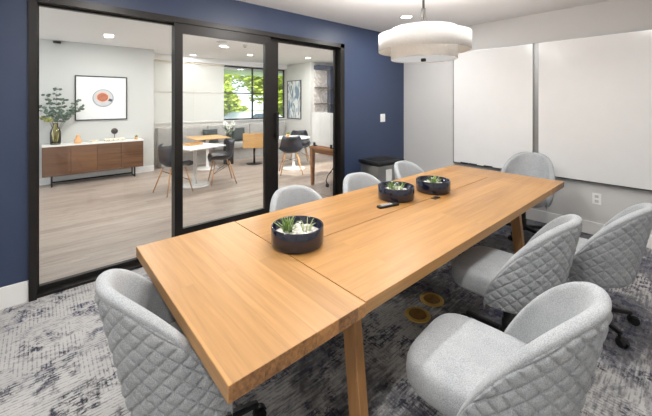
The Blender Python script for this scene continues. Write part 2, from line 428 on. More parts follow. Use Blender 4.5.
def tleg(x0, x1, side):
    y = lambda v: (TYM + side*(v))-TYM
    bm = bmesh.new()
    zt = T-TH
    a0, a1, b0, b1 = .478, .403, .553, .478      # distance from centre line: outer/inner at top, outer/inner at floor
    qb = [(x0-2.2, y(b1), 0), (x1-2.2, y(b1), 0), (x1-2.2, y(b0), 0), (x0-2.2, y(b0), 0)]
    qt = [(x0-2.2, y(a1), zt), (x1-2.2, y(a1), zt), (x1-2.2, y(a0), zt), (x0-2.2, y(a0), zt)]
    prism(bm, qb, qt)
    bmesh.ops.bevel(bm, geom=list(bm.edges), offset=.003, segments=1, affect='EDGES')
    mobj('leg', bm, 'oak_leg', tb)
for xa in (1.03, 3.05):
    for s in (-1, 1): tleg(xa, xa+.052, s)
    tpart('apron', xa+.004, xa+.048, TYM-.40, TYM+.40, T-TH-.09, T-TH, 'oak_leg')
tpart('stretcher', 1.08, 3.05, TYM-.03, TYM+.03, T-TH-.09, T-TH, 'oak_leg')
g_ = thing('table_grommet', 'small black power grommet in the seam beyond the remote', 'grommet', (2.50, TYM-.03, T))
mobj('cap', B(-.04, .04, -.022, .022, 0, .006, bev=.002), 'black', g_)
mobj('slot', B(-.022, .022, -.008, .008, .006, .008), 'dark_chrome', g_)

# ------------------------------------------------------------------ planters
def pebble_bm(r, n=60, z=.060):
    bm = bmesh.new()
    rnd = random.Random(7)
    for i in range(n):
        a = rnd.uniform(0, 2*PI); d = r*math.sqrt(rnd.random())*.93
        s = rnd.uniform(.010, .021)
        mt = Matrix.Translation((d*math.cos(a), d*math.sin(a), z+rnd.uniform(-.004, .006))) @ Matrix.Rotation(rnd.uniform(0, 3), 4, 'Z') @ Matrix.Diagonal((1.2, .9, .6, 1))
        bmesh.ops.create_icosphere(bm, subdivisions=2, radius=s, matrix=mt)
    return bm
def blade(bm, base, ang, length, width, lean, mat=0):
    """pointed fleshy blade with a folded section"""
    b = Vector(base); dirn = Vector((math.cos(ang), math.sin(ang), 0)); sd = Vector((-math.sin(ang), math.cos(ang), 0))
    prev = None; n = 5
    for i in range(n+1):
        s = i/n
        p = b+dirn*(length*math.sin(lean)*s*(.6+.4*s))+Vector((0, 0, length*math.cos(lean)*s*(1-.15*s)))
        w = width*(1-s)**.7*(.75+.5*s)
        k = [bm.verts.new(p+sd*w/2), bm.verts.new(p-dirn*w*.18-Vector((0, 0, w*.22))), bm.verts.new(p-sd*w/2), bm.verts.new(p+dirn*w*.1+Vector((0, 0, w*.12)))]
        if prev:
            for j in range(4):
                f = bm.faces.new((prev[j], prev[(j+1) % 4], k[(j+1) % 4], k[j])); f.material_index = mat
        prev = k
def planter(label, x, y, dx, dy, seed, tall):
    root = thing('succulent_planter', label, 'planter', (x, y, T), 0, 'navy planter bowls along the table')
    r = .15; h = .108
    mobj('bowl', LT([(0, 0), (r-.012, 0), (r-.003, .006), (r, .02), (r, h-.004), (r-.003, h), (r-.009, h), (r-.012, h-.004), (r-.014, .03), (0, .03)], 56), 'navy_glaze', root, True)
    mobj('soil', LT([(0, .056), (r-.0125, .056)], 40), 'pebble', root)
    tag(mobj('pebbles', pebble_bm(r-.03), 'pebble', root, True), kind='stuff')
    rnd = random.Random(seed); bm = bmesh.new()
    for i in range(40):
        blade(bm, (dx+rnd.gauss(0, .008), dy+rnd.gauss(0, .008), .062), rnd.uniform(0, 2*PI), tall*rnd.uniform(.7, 1.15), .014, rnd.uniform(.05, 1.1), 0 if rnd.random() < .8 else 1)
    mobj('succulent', bm, ['leaf', 'leaf_tip'], root, True)
    bm = bmesh.new()
    for i in range(9):
        a = i*.8; q = (-dx*.9+.02*math.cos(a), -dy*.9+.02*math.sin(a), .062)
        tube(bm, bez(q, (q[0]+.01*math.cos(a), q[1]+.01*math.sin(a), .11), (q[0]+.035*math.cos(a), q[1]+.035*math.sin(a), .085+rnd.uniform(.02, .05)), 5), [.003, .003, .0027, .0024, .002, .001], 6)
    mobj('air_plant', bm, 'leaf_tip' if seed == 1 else 'leaf', root, True)
    return root
def at_table(px, d):   # placement from bearings measured at the camera station
    t_ = (px-326)/325.; return ((t_*.7513+.66)*d, (-t_*.66+.7513)*d)
p1 = at_table(297.5, 1.865); p2 = at_table(396, 2.74); p3 = at_table(433, 2.96)
planter('round navy planter on the near end of table with spiky green plant and white pebbles', *p1, -.05, .03, 1, .115)
planter('round navy planter beside the black remote, bushy low succulent', *p2, -.03, .02, 2, .10)
planter('round navy planter farthest along the table, nearest the whiteboards', *p3, -.0, .0, 3, .10)

# remote
rx, ry = at_table(388, 2.52)
rm = thing('remote_control', 'black remote control lying beside the second planter', 'remote', (rx, ry, T), R(-12))
mobj('body', B(-.095, .095, -.025, .025, 0, .017, bev=.005), 'black', rm)
for i in range(6):
    for j in (-1, 0, 1):
        mobj('button', LT([(0, .0195), (.0052, .0195), (.0056, .017)], 10, (-.06+i*.018, j*.011, 0)), 'plastic_grey', rm)

# ------------------------------------------------------------------ swivel chair
def smooth(x): x = max(0, min(1, x)); return x*x*(3-2*x)
RX, RY, SL = .290, .285, .06        # shell plan: half circle at the back, straight sides of length SL
ARC = PI*RY/2
HALF = ARC+SL
def plan(u):
    """u signed arc length from the back centre; returns point and outward normal in plan"""
    s = 1 if u >= 0 else -1; a = abs(u)
    if a <= ARC:
        th = a/RY
        return (s*RX*math.sin(th), -RY*math.cos(th)), (s*math.sin(th), -math.cos(th))
    return (s*RX*(1-.02*(a-ARC)/SL), a-ARC), (s*1., 0.)
def rim(u):
    p = abs(u)/HALF
    return .868-.518*(max(0, p-.10)/.90)**2.25
def bot(u):
    p = abs(u)/HALF
    return .335
def outer(u, z, off=0.0):
    (x, y), (nx, ny) = plan(u)
    k = (z-.33)/.17
    belly = .88+.12*math.sin(min(1, max(0, k))*PI/2) if k < 1 else 1.0
    p = abs(u)/HALF
    lean = max(0, z-.47)
    back = max(0, -y/RY)
    x = x*belly*(1+.12*lean) ; y = y*belly-lean*(.15*back+.07)
    # tuck the tips inwards
    return Vector((x+nx*off, y+ny*off, z))
TK = .05
def shell_meshes():
    NU, NV = 260, 116
    bm = bmesh.new(); grid = []
    W, Hh = .070, .066
    for i in range(NU+1):
        u = -HALF+2*HALF*i/NU; row = []
        zb, zr = bot(u), rim(u)-.012
        for j in range(NV+1):
            z = zb+(zr-zb)*j/NV
            zz = z+.0
            a = u/W+zz/Hh; b = u/W-zz/Hh
            da = abs(a-round(a)); db = abs(b-round(b)); mn = min(da, db)*2
            h = .006*(1-math.exp(-mn/.10))+.005*(1-(1-min(1, mn*1.2))**2)
            edge = min(1, j/5, (NV-j)/5, i/5, (NU-i)/5)
            row.append(bm.verts.new(outer(u, z, h*edge)))
        grid.append(row)
    for i in range(NU):
        for j in range(NV): bm.faces.new((grid[i][j], grid[i+1][j], grid[i+1][j+1], grid[i][j+1]))
    # underside
    q = mobj('quilted_shell', bm, 'fabric', None, True)
    bm = bmesh.new(); grid = []
    NU2 = 72
    for i in range(NU2+1):
        u = -HALF+2*HALF*i/NU2
        endk = smooth(min(1, (HALF-abs(u))/.05)); tk = TK*(.35+.65*math.sqrt(endk)); zr = rim(u); row = []
        rr = tk/2
        row.append(bm.verts.new(outer(u, zr-.05, -.004)))
        row.append(bm.verts.new(outer(u, zr-.018, .003)))
        for k in range(1, 9):
            a = PI*k/9
            row.append(bm.verts.new(outer(u, zr-.006+rr*.75*math.sin(a)-.004, .003-rr*(1-math.cos(a)))))
        zb = .36
        for k in range(0, 13):
            z = (zr-.02)+(zb-zr+.02)*k/12
            row.append(bm.verts.new(outer(u, z, -tk)))
        grid.append(row)
    for i in range(NU2):
        for j in range(len(grid[0])-1): bm.faces.new((grid[i][j], grid[i+1][j], grid[i+1][j+1], grid[i][j+1]))
    for row in (grid[0], grid[-1]):
        bm.faces.new(row)
    b = mobj('backrest', bm, 'fabric', None, True)
    return q, b
def seat_mesh():
    bm = bmesh.new(); n = 64; rings = []
    cx, cy, hw, hd = 0, .045, .243, .255
    def outline(k, ins):
        a = 2*PI*k/n; c, s = math.cos(a), math.sin(a)
        e = 2/4.2
        x = math.copysign(abs(c)**e, c)*(hw-ins)
        y = math.copysign(abs(s)**e, s)*(hd-ins)
        if y < 0: x *= 1-.10*(y/hd)**2
        return cx+x, cy+y
    prof = [(.10, .350), (.03, .352), (.008, .36), (0, .378), (-.003, .41), (0, .445), (.008, .466), (.022, .479), (.045, .485), (.09, .489), (.15, .491), (.20, .492)]
    for ins, z in prof: rings.append([bm.verts.new((*outline(k, ins), z)) for k in range(n)])
    for a, b in zip(rings, rings[1:]):
        for k in range(n): bm.faces.new((a[k], a[(k+1) % n], b[(k+1) % n], b[k]))
    bm.faces.new(rings[0][::-1]); bm.faces.new(rings[-1])
    return bm
def make_swivel():
    root = thing('swivel_chair', '', 'chair', group='grey quilted swivel chairs around the table')
    q, b = shell_meshes(); q.parent = root; b.parent = root
    mobj('seat', seat_mesh(), 'fabric', root, True)
    bm = bmesh.new(); box(bm, -.11, .11, -.10, .12, .318, .356, bev=.008); tube(bm, [(.09, .02, .33), (.2, .03, .325), (.235, .03, .33)], .007, 8)
    mobj('tilt_mechanism', bm, 'black', root)
    mobj('gas_column', LT([(0, .07), (.035, .07), (.035, .19), (.026, .195), (.026, .37), (0, .37)], 24), 'black', root, True)
    mobj('hub', LT([(0, .065), (.05, .068), (.055, .08), (.052, .115), (.04, .125), (0, .125)], 28), 'black', root, True)
    leg = casters = None
    bm = bmesh.new()
    prism(bm, [(.03, -.024, .078), (.285, -.015, .070), (.285, .015, .070), (.03, .024, .078)],
              [(.03, -.021, .118), (.285, -.012, .093), (.285, .012, .093), (.03, .021, .118)])
    bmesh.ops.bevel(bm, geom=list(bm.edges), offset=.004, segments=2, affect='EDGES')
    leg = mobj('base_leg', bm, 'black', root)
    bm = bmesh.new()
    tube(bm, [(.275, 0, .092), (.275, 0, .05)], .009, 10)
    for s in (-1, 1):
        for r0, r1, y0, y1 in ((.0, .030, s*.008, s*.024),):
            n = 20; c = (.295, 0, .030)
            A = [bm.verts.new((c[0]+.030*math.cos(2*PI*k/n), y0, c[2]+.030*math.sin(2*PI*k/n))) for k in range(n)]
            Bq = [bm.verts.new((c[0]+.027*math.cos(2*PI*k/n), y1, c[2]+.027*math.sin(2*PI*k/n))) for k in range(n)]
            bm.faces.new(A); bm.faces.new(Bq[::-1])
            for k in range(n): bm.faces.new((A[k], A[(k+1) % n], Bq[(k+1) % n], Bq[k]))
    # hood
    n = 10
    A = [bm.verts.new((.295+.034*math.cos(PI*k/n+.3), -.012, .030+.034*math.sin(PI*k/n+.3))) for k in range(n+1)]
    Bq = [bm.verts.new((.295+.034*math.cos(PI*k/n+.3), .012, .030+.034*math.sin(PI*k/n+.3))) for k in range(n+1)]
    for k in range(n): bm.faces.new((A[k], A[k+1], Bq[k+1], Bq[k]))
    bm.faces.new(A); bm.faces.new(Bq[::-1])
    c = mobj('caster', bm, 'black', leg)
    for k in range(1, 5):
        l2 = leg.copy(); col.objects.link(l2); l2.parent = root; l2.rotation_euler.z = k*2*PI/5
        c2 = c.copy(); col.objects.link(c2); c2.parent = l2
    return root
sw = make_swivel()
# x, y, facing angle of the front from +Y (counter-clockwise), base spin, lift, label
SW = [
 (.526, 1.475, -90, -9, 'grey quilted swivel chair tucked under the near short end of the table'),
 (1.385, .555, 5, 55, 'grey quilted swivel chair pulled out in front, its whole square seat exposed'),
 (2.235, .79, 2, 10, 'grey quilted swivel chair half tucked under table, the middle one of the near long side'),
 (2.985, .54, -3, -57, 'grey quilted swivel chair turned with its back to the wall outlet'),
 (4.30, 1.35, 90, 30, 'grey swivel chair at far head of table in front of the whiteboards'),
 (1.57, 1.97, 172, 0, 'pale grey swivel chair behind the table, directly behind the nearest planter'),
 (2.36, 1.95, 172, 40, 'pale grey swivel chair behind the table at right jamb of the glass door'),
 (3.365, 2.09, 178, 20, 'pale grey swivel chair behind the table in front of the black lidded bin'),
]
LIFT = (.01, .03, .04, .02, .06, -.03, -.03, -.045)      # gas lift setting of each chair
for i, (x, y, a, spin, lab) in enumerate(SW):
    o = sw if i == 0 else copy_tree(sw)
    o.location = (x, y, 0); o.rotation_euler = (0, 0, R(a)); o['label'] = lab
    k = 0
    for ch in children(o):
        if ch.name.split('.')[0] in ('quilted_shell', 'backrest', 'seat', 'tilt_mechanism'): ch.location.z = LIFT[i]
    for ch in children(o):
        if ch.name.startswith('base_leg'): ch.rotation_euler.z = R(spin+72*k-a); k += 1

# ------------------------------------------------------------------ floor boxes
for fx, fy, lab in ((2.09, 1.355, 'round brass floor outlet nearer the pulled out chair'), (2.335, 1.385, 'round brass floor outlet farther under the table')):
    fb = thing('floor_outlet', lab, 'floor outlet', (fx, fy, 0), 0, 'brass floor outlets under the table')
    mobj('cover_ring', LT([(.092, 0), (.092, .004), (.086, .008), (.066, .008), (.064, .005)], 40), 'brass', fb, True)
    mobj('cover_plate', LT([(0, .005), (.065, .005)], 40), 'brass_dark', fb)
    for s in (-1, 1):
        mobj('flip_lid', B(-.045, .045, s*.026-.02, s*.026+.02, .005, .009, bev=.002), 'brass_dark', fb)

# ------------------------------------------------------------------ whiteboards
def wboard(y0, y1, label, pens):
    z0, z1 = .632, 2.345; cy = (y0+y1)/2
    w = thing('whiteboard', label, 'whiteboard', (X1-.002, cy, z0))
    a, b = y0-cy, y1-cy
    mobj('writing_panel', B(-.045, -.012, a+.008, b-.008, .0, z1-z0-.006, bev=.002), 'board', w)
    bm = bmesh.new()
    box(bm, -.047, 0, a, a+.012, 0, z1-z0); box(bm, -.047, 0, b-.012, b, 0, z1-z0); box(bm, -.047, 0, a, b, z1-z0-.006, z1-z0)
    mobj('edge_trim', bm, 'alu', w)
    mobj('marker_tray', B(-.055, 0, a, b, -.009, 0, bev=.002), 'dark_chrome', w)
    return z0
wz = wboard(1.412, 2.522, 'left whiteboard, narrower in view, nearer the navy wall', True)
wboard(.255, 1.367, 'right whiteboard above the wall outlet', False)
structure('trim_board', B(X1-.03, X1, 1.369, 1.410, .632, 2.345), 'alu', label='grey metal channel between the two whiteboards', cat='trim')
for k, (yy, mt) in enumerate(((2.33, 'black'), (2.20, 'navy_shell'), (1.98, 'black'))):
    mk_ = thing('marker_pen', ('black marker leftmost on the tray of the left whiteboard', 'dark blue marker lying second on the left whiteboard tray', 'black marker on its own on the left whiteboard tray')[k], 'marker', (X1-.052, yy, .632+.0), 0, 'markers on the whiteboard tray')
    mobj('barrel', TB([(0, -.05, .008), (0, .04, .008)], .007, 10), mt, mk_)
    mobj('cap', TB([(0, .041, .008), (0, .068, .008)], .0078, 10), 'black', mk_)

# outlet, switch
ol = thing('wall_outlet', 'white duplex outlet low on the wall below right whiteboard', 'outlet', (X1, .772, .365))
mobj('cover_plate', B(-.006, 0, -.042, .042, 0, .13, bev=.003), 'plastic', ol)
for z in (.036, .092): 
    s_ = mobj('receptacle', B(-.009, -.005, -.018, .018, z-.016, z+.016, bev=.002), 'plastic_grey', ol)
sw_ = thing('light_switch', 'white rocker light switch on navy wall', 'switch', (4.325, YW, 1.235))
mobj('cover_plate', B(-.062, .062, -.006, 0, 0, .135, bev=.003), 'plastic', sw_)
for x in (-.03, .03): mobj('rocker', B(x-.018, x+.018, -.011, -.005, .033, .102, bev=.002), 'plastic', sw_)

# ------------------------------------------------------------------ bin
bn = thing('waste_bin', 'steel bin with thick black lid in the corner by navy wall', 'bin', (3.83, 3.10, 0), R(-6))
mobj('body', B(-.255, .255, -.185, .185, .02, .655, bev=.012), 'steel', bn)
mobj('base_trim', B(-.26, .26, -.19, .19, 0, .03, bev=.004), 'black', bn)
mobj('lid', B(-.285, .275, -.205, .205, .665, .72, bev=.012), 'black', bn)
mobj('lid_flap', B(-.2, .2, -.13, .13, .718, .724, bev=.002), 'rubber', bn)
mobj('front_label', B(-.10, .02, -.189, -.182, .30, .60, bev=.002), 'plastic', bn)

# ------------------------------------------------------------------ pendant
LX, LY = 2.36, 1.475
pl = thing('pendant_lamp', 'large white tiered drum pendant hanging over the table', 'pendant lamp', (LX, LY, CEIL))
mobj('canopy', LT([(0, 0), (.065, 0), (.065, -.02), (.05, -.03), (0, -.03)], 32), 'dark_chrome', pl, True)
mobj('stem', TB([(0, 0, -.02), (0, 0, -.585)], .010, 12), 'dark_chrome', pl, True)
mobj('stem_sleeve', TB([(0, 0, -.40), (0, 0, -.585)], .017, 12), 'dark_chrome', pl, True)
def drum(name, r, z0, z1, mat='shade'):
    z0 -= CEIL; z1 -= CEIL; e = .004
    return mobj(name, LT([(r-e, z0), (r, z0), (r, z1), (r-e, z1), (r-e, z0)], 72), mat, pl, True)
drum('outer_shade', .364, 1.985, 2.122)
drum('inner_shade', .262, 1.918, 2.168)
mobj('top_ring', LT([(.262, 2.121-CEIL), (.363, 2.121-CEIL)], 72), 'shade', pl)
mobj('spider_frame', B(-.259, .259, -.006, .006, 2.15-CEIL, 2.16-CEIL), 'dark_chrome', pl)
mobj('diffuser', LT([(0, 1.926-CEIL), (.257, 1.926-CEIL), (.257, 1.930-CEIL), (0, 1.930-CEIL)], 64), 'diffuser', pl)
for k in range(3):
    a = k*2*PI/3+.5
    bm = bmesh.new(); bmesh.ops.create_uvsphere(bm, u_segments=16, v_segments=10, radius=.03, matrix=Matrix.Translation((.12*math.cos(a), .12*math.sin(a), 2.06-CEIL)))
    mobj('bulb', bm, 'can_lens', pl, True)
    ld = bpy.data.lights.new('bulb_light', 'POINT'); ld.energy = 42; ld.shadow_soft_size = .06; ld.color = (1, .96, .92)
    lo = bpy.data.objects.new('bulb_light', ld); col.objects.link(lo); lo.parent = pl; lo.location = (.12*math.cos(a), .12*math.sin(a), 2.115-CEIL)
mobj('finial', LT([(0, 1.900-CEIL), (.018, 1.902-CEIL), (.022, 1.910-CEIL), (.02, 1.926-CEIL), (0, 1.927-CEIL)], 20), 'dark_chrome', pl, True)

# ------------------------------------------------------------------ recessed lights
def can(x, y, z, power, label, grp, size=.15, color=(1, .985, .965)):
    c = thing('recessed_downlight', label, 'ceiling light', (x, y, z), 0, grp)
    mobj('trim_ring', LT([(.073, -.001), (.073, -.004), (.095, -.006), (.098, 0)], 32), 'white_gloss', c, True)
    mobj('lens', LT([(0, -.002), (.073, -.002)], 32), 'can_lens', c)
    ld = bpy.data.lights.new('downlight', 'AREA'); ld.shape = 'DISK'; ld.size = size; ld.energy = power; ld.color = color
    lo = bpy.data.objects.new('downlight', ld); col.objects.link(lo); lo.parent = c; lo.location = (0, 0, -.012)
    return c
CP = 19
for x, y in ((-.4, .3), (.914, .25), (2.9, .45), (.5, 2.2), (2.1, 2.2), (3.77, 2.62)):
    lab = 'recessed ceiling light glowing just left of the pendant lamp' if (x, y) == (3.77, 2.62) else 'recessed ceiling light over the near part of the meeting room'
    can(x, y, CEIL, CP*(.6 if y < 1 and x > 0 else 1), lab, 'meeting room downlights')
LP = 20
for x, y, lab in ((.914, 6.88, 'recessed light in the lounge ceiling above the framed cup print'), (2.91, 6.63, 'recessed lounge light seen in middle glass panel, larger one near roller shade'),
              (3.985, 7.45, 'recessed lounge light in front of the open window'), (5.436, 6.925, 'recessed lounge light above the abstract print'),
              (2.9, 8.4, 'small recessed lounge light close to the roller shade'), (1.0, 5.0, 'recessed lounge light in the ceiling just beyond the glass door'),
              (3.0, 5.0, 'recessed lounge light in the ceiling just beyond the glass door'), (5.0, 5.0, 'recessed lounge light in the ceiling just beyond the glass door')):
    can(x, y, LC, LP*(.3 if y > 8 else 1), lab, 'lounge downlights')
sd = thing('smoke_detector', 'small grey detector on the lounge ceiling', 'detector', (3.2, 6.2, LC))
mobj('housing', LT([(0, -.05), (.03, -.05), (.04, -.02), (.05, 0), (0, 0)], 24), 'plastic_grey', sd, True)
mobj('grille', LT([(0, -.055), (.022, -.055), (.024, -.05)], 20), 'dark_chrome', sd, True)
vt = thing('ceiling_vent', 'flat round vent on lounge ceiling near the middle door panel', 'vent', (2.70, 6.2, LC))
mobj('vent_disc', LT([(0, -.012), (.09, -.012), (.11, 0), (0, 0)], 28), 'plastic_grey', vt, True)
sn = thing('motion_detector', 'small dark sensor high on lounge wall above eucalyptus', 'sensor', (.24, 8.15, 2.70))
mobj('sensor_body', B(-.06, .06, -.07, 0, 0, .04, bev=.008), 'dark_chrome', sn)

# ------------------------------------------------------------------ sideboard & objects on it
SB = thing('sideboard', 'long walnut sideboard with white top and black legs', 'sideboard', (.835, 7.955, 0))
hw = .817; F_ = -.175
bm = bmesh.new(); box(bm, -hw, hw, F_+.02, .175, .20, .745, bev=.002)
mobj('body', bm, 'walnut', SB)
mobj('top', B(-hw-.004, hw+.004, F_-.004, .178, .745, .77, bev=.002), 'white_gloss', SB)
for k in range(4):
    x0 = -hw+.006+k*(2*hw-.012)/4
    dd = mobj('door', B(x0+.003, x0+(2*hw-.012)/4-.003, F_, F_+.02, .206, .738, bev=.002), 'walnut', SB)
for x in (-.68, .66):
    for y in (-.13, .13): mobj('leg', B(x-.012, x+.012, y-.012, y+.012, 0, .2), 'black_metal', SB)
    mobj('leg_rail', B(x-.012, x+.012, -.118, .118, .0, .02), 'black_metal', SB)
mobj('stretcher', B(-.67, .65, .118, .142, .02, .05), 'black_metal', SB)
ST = .77
vs = thing('glass_vase', 'olive glass bottle vase on left end of the sideboard', 'vase', (.212, 7.95, ST))
mobj('vase_body', LT([(0, .004), (.075, .004), (.083, .03), (.083, .22), (.07, .28), (.042, .33), (.04, .39), (.046, .40), (.036, .39), (.036, .33), (.066, .275), (.077, .22), (.077, .03), (0, .012)], 36), 'olive_glass', vs, True)
eu = thing('eucalyptus_branches', 'spray of grey green eucalyptus branches standing in the olive vase', 'plant', (.212, 7.95, ST+.02))
rnd = random.Random(11)
tips = [(-.22, -.05, .72, 0), (-.12, .05, .90, 0), (.02, .0, 1.02, 0), (.12, -.05, .82, 0), (.36, .05, .80, 0), (.42, -.02, .70, 0), (.26, -.06, .62, 0), (-.20, .03, .50, 1), (-.10, -.08, .46, 1), (.10, .08, .60, 0)]
for tx, ty, tz, yl in tips:
    pts = bez((rnd.uniform(-.02, .02), rnd.uniform(-.02, .02), .0), (tx*.15, ty*.3, .45), (tx, ty, tz), 12)
    br_ = mobj('branch', TB(pts, [.004]*6+[.003]*4+[.002]*3, 6), 'twig', eu, True)
    bm = bmesh.new()
    for i in range(5, 13):
        for s in (-1, 1, 0, -1, 1):
            p = pts[i]+Vector((rnd.uniform(-.03, .03), rnd.uniform(-.03, .03), rnd.uniform(-.02, .02)))
            if pts[i].z < .42: continue
            r = rnd.uniform(.016, .034)
            mt = Matrix.Translation(p+Vector((s*r*.9, rnd.uniform(-.02, .02), 0))) @ Matrix.Rotation(rnd.uniform(-1.0, 1.0), 4, 'X') @ Matrix.Rotation(rnd.uniform(-1, 1), 4, 'Y') @ Matrix.Rotation(PI/2, 4, 'X') @ Matrix.Diagonal((1, .8, .06, 1))
            bmesh.ops.create_uvsphere(bm, u_segments=8, v_segments=4, radius=r, matrix=mt)
    mobj('leaves', bm, 'euc_y' if yl else 'euc', br_, True)
cd = thing('candle_jar', 'amber candle jar standing beside the olive vase', 'candle', (.545, 7.93, ST))
mobj('jar', LT([(0, 0), (.055, 0), (.062, .02), (.06, .07), (.035, .10), (.028, .13), (.03, .16), (0, .16)], 24), 'amber', cd, True)
ds = thing('shallow_dish', 'small cream dish in middle of the sideboard top', 'dish', (.80, 7.93, ST))
mobj('dish_bowl', LT([(0, 0), (.05, 0), (.085, .04), (.08, .042), (.045, .01), (0, .01)], 24), 'cream', ds, True)
sc_ = thing('ball_sculpture', 'dark ball on a white beaded stand on the sideboard', 'sculpture', (1.15, 7.93, ST))
bm = bmesh.new()
for k in range(9): bmesh.ops.create_uvsphere(bm, u_segments=12, v_segments=8, radius=.03, matrix=Matrix.Translation((-.16+k*.04, (k % 2)*.02, .028)))
mobj('beaded_stand', bm, 'cream', sc_, True)
mobj('stem', TB([(0, 0, .03), (0, 0, .16)], .006, 8), 'darkball', sc_)
bm = bmesh.new(); bmesh.ops.create_uvsphere(bm, u_segments=24, v_segments=16, radius=.062, matrix=Matrix.Translation((0, 0, .2)))
mobj('ball', bm, 'darkball', sc_, True)
sp = thing('small_potted_plant', 'tiny potted plant on the right end of the sideboard', 'plant', (1.545, 7.93, ST))
mobj('pot', LT([(0, 0), (.03, 0), (.038, .05), (.034, .05), (.03, .042), (0, .042)], 20), 'amber', sp, True)
bm = bmesh.new()
for k in range(26): blade(bm, (rnd.gauss(0, .01), rnd.gauss(0, .01), .04), rnd.uniform(0, 6.28), rnd.uniform(.05, .085), .016, rnd.uniform(.1, 1.1))
mobj('foliage', bm, 'leaf', sp, True)

# ---- framed cup print
ar = thing('framed_print', 'framed print of a cup seen from above, over the sideboard', 'picture', (.96, 8.15, 1.65))
bm = bmesh.new(); w, h, e = .448, .452, .018
box(bm, -w, w, -.03, 0, h-e, h); box(bm, -w, w, -.03, 0, -h, -h+e); box(bm, -w, -w+e, -.03, 0, -h+e, h-e); box(bm, w-e, w, -.03, 0, -h+e, h-e)
mobj('frame', bm, 'black_metal', ar)
mobj('paper', B(-w+e, w-e, -.016, -.004, -h+e, h-e), 'paper', ar)
def disc(name, cx, cz, r, y, mat, parent, sx=1, n=40):
    bm = bmesh.new(); A = [bm.verts.new((cx+sx*r*math.cos(2*PI*k/n), y, cz+r*math.sin(2*PI*k/n))) for k in range(n)]
    bm.faces.new(A); return mobj(name, bm, mat, parent)
pp = ar
disc('printed_saucer', 0.02, .0, .185, -.0165, 'saucer', pp); disc('printed_saucer', .02, .005, .165, -.0170, 'saucer2', pp)
bm = bmesh.new(); 
for p in ((.06, -.05), (.15, -.075), (.165, -.03), (.10, .0)): bm.verts.new((p[0]+.02, -.0172, p[1]))
bm.faces.new(list(bm.verts)); mobj('printed_handle', bm, 'ink', pp)
disc('printed_cup', .01, .02, .112, -.0175, 'cup', pp, 1.08); disc('printed_coffee', .01, .018, .088, -.018, 'coffee', pp, 1.08)

# ---- abstract print
ab = thing('abstract_print', 'tall blue and white abstract print on the far lounge wall', 'picture', (6.0, 8.33, 1.645))
bm = bmesh.new(); w, h, e = .36, .60, .02
box(bm, -.03, 0, -w, w, h-e, h); box(bm, -.03, 0, -w, w, -h, -h+e); box(bm, -.03, 0, -w, -w+e, -h+e, h-e); box(bm, -.03, 0, w-e, w, -h+e, h-e)
mobj('frame', bm, 'black_metal', ab)
mobj('canvas', B(-.018, -.004, -w+e, w-e, -h+e, h-e), 'abstract', ab)

# ---- bookcase
bc = thing('bookcase', 'blue framed bookcase with dark shelves on marbled back', 'bookcase', (6.55, 7.55, 0))
mobj('side_panel', B(.12, .40, -.30, 0, 0, 2.66), 'navy_case', bc)
mobj('top_panel', B(-.40, .16, -.30, 0, 2.54, 2.66), 'navy_case', bc)
mobj('back_panel', B(-.40, .16, -.02, 0, .0, 2.54), 'marble', bc)
for z in (1.98, 1.50, 1.04): mobj('shelf', B(-.40, .16, -.30, -.02, z, z+.03), 'shelf_dark', bc)

structure('trim_eave', B(1.5, 6.6, WY+.16, 10.6, 2.52, 2.6), 'base', label='pale roof eave outside the lounge window', cat='eave')
# ---- roller shades
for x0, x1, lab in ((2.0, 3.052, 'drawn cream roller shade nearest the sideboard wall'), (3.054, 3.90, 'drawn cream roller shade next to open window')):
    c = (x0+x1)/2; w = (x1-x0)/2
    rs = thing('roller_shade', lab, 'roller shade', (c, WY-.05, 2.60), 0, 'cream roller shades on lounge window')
    mobj('tube', TB([(-w, 0, 0), (w, 0, 0)], .022, 14), 'cream', rs, True)
    mobj('cloth', B(-w, w, .020, .022, -1.66, 0), 'roller', rs)
    mobj('transom_shadow_strip', B(-w, w, .014, .024, -.80, -.755, bev=.003), 'transom_shadow', rs)  # added pale strip, stands in for the transom's shadow on the cloth
    mobj('hem_bar', B(-w+.005, w-.005, .014, .028, -1.69, -1.66, bev=.004), 'cream', rs)

# ---- banquette with pillows
bq = thing('banquette', 'long grey upholstered banquette under the lounge window', 'bench', (4.0, 8.5, 0))
mobj('base', B(-1.85, 1.85, -.18, .28, 0, .30), 'grey_fab', bq)
for k in range(3):
    a = -1.86+k*1.24
    mobj('seat_cushion', B(a+.005, a+1.235, -.25, .20, .30, .46, bev=.03, seg=3), 'grey_fab', bq, True)
    mobj('back_cushion', B(a+.005, a+1.235, .16, .31, .46, .93, bev=.03, seg=3), 'grey_fab', bq, True)
def pillow(x, lab):
    bm = bmesh.new(); n = 14
    def pt(i, j, s):
        a, b = i/n*2-1, j/n*2-1
        th = .07*((1-a**4)*(1-b**4))**.5
        k = .21*(1-.06*(1-abs(a))*0)
        return (a*k*(1-.07*(1-b*b)*abs(a)), s*th, b*.19*(1-.07*(1-a*a)*abs(b)))
    for s in (-1, 1):
        g = [[bm.verts.new(pt(i, j, s)) for j in range(n+1)] for i in range(n+1)]
        for i in range(n):
            for j in range(n): bm.faces.new((g[i][j], g[i+1][j], g[i+1][j+1], g[i][j+1]))
    bmesh.ops.remove_doubles(bm, verts=bm.verts, dist=.0008)
    o = mobj('throw_pillow', bm, 'pillow', None, True, (x, 8.57, .66)); o.rotation_euler = (R(-12), 0, 0)
    tag(o, lab, 'pillow', 'dark pillows on the banquette')
pillow(3.42, 'dark throw pillow on the banquette left of the tall vase')
pillow(4.22, 'dark throw pillow on banquette right of the tall vase')

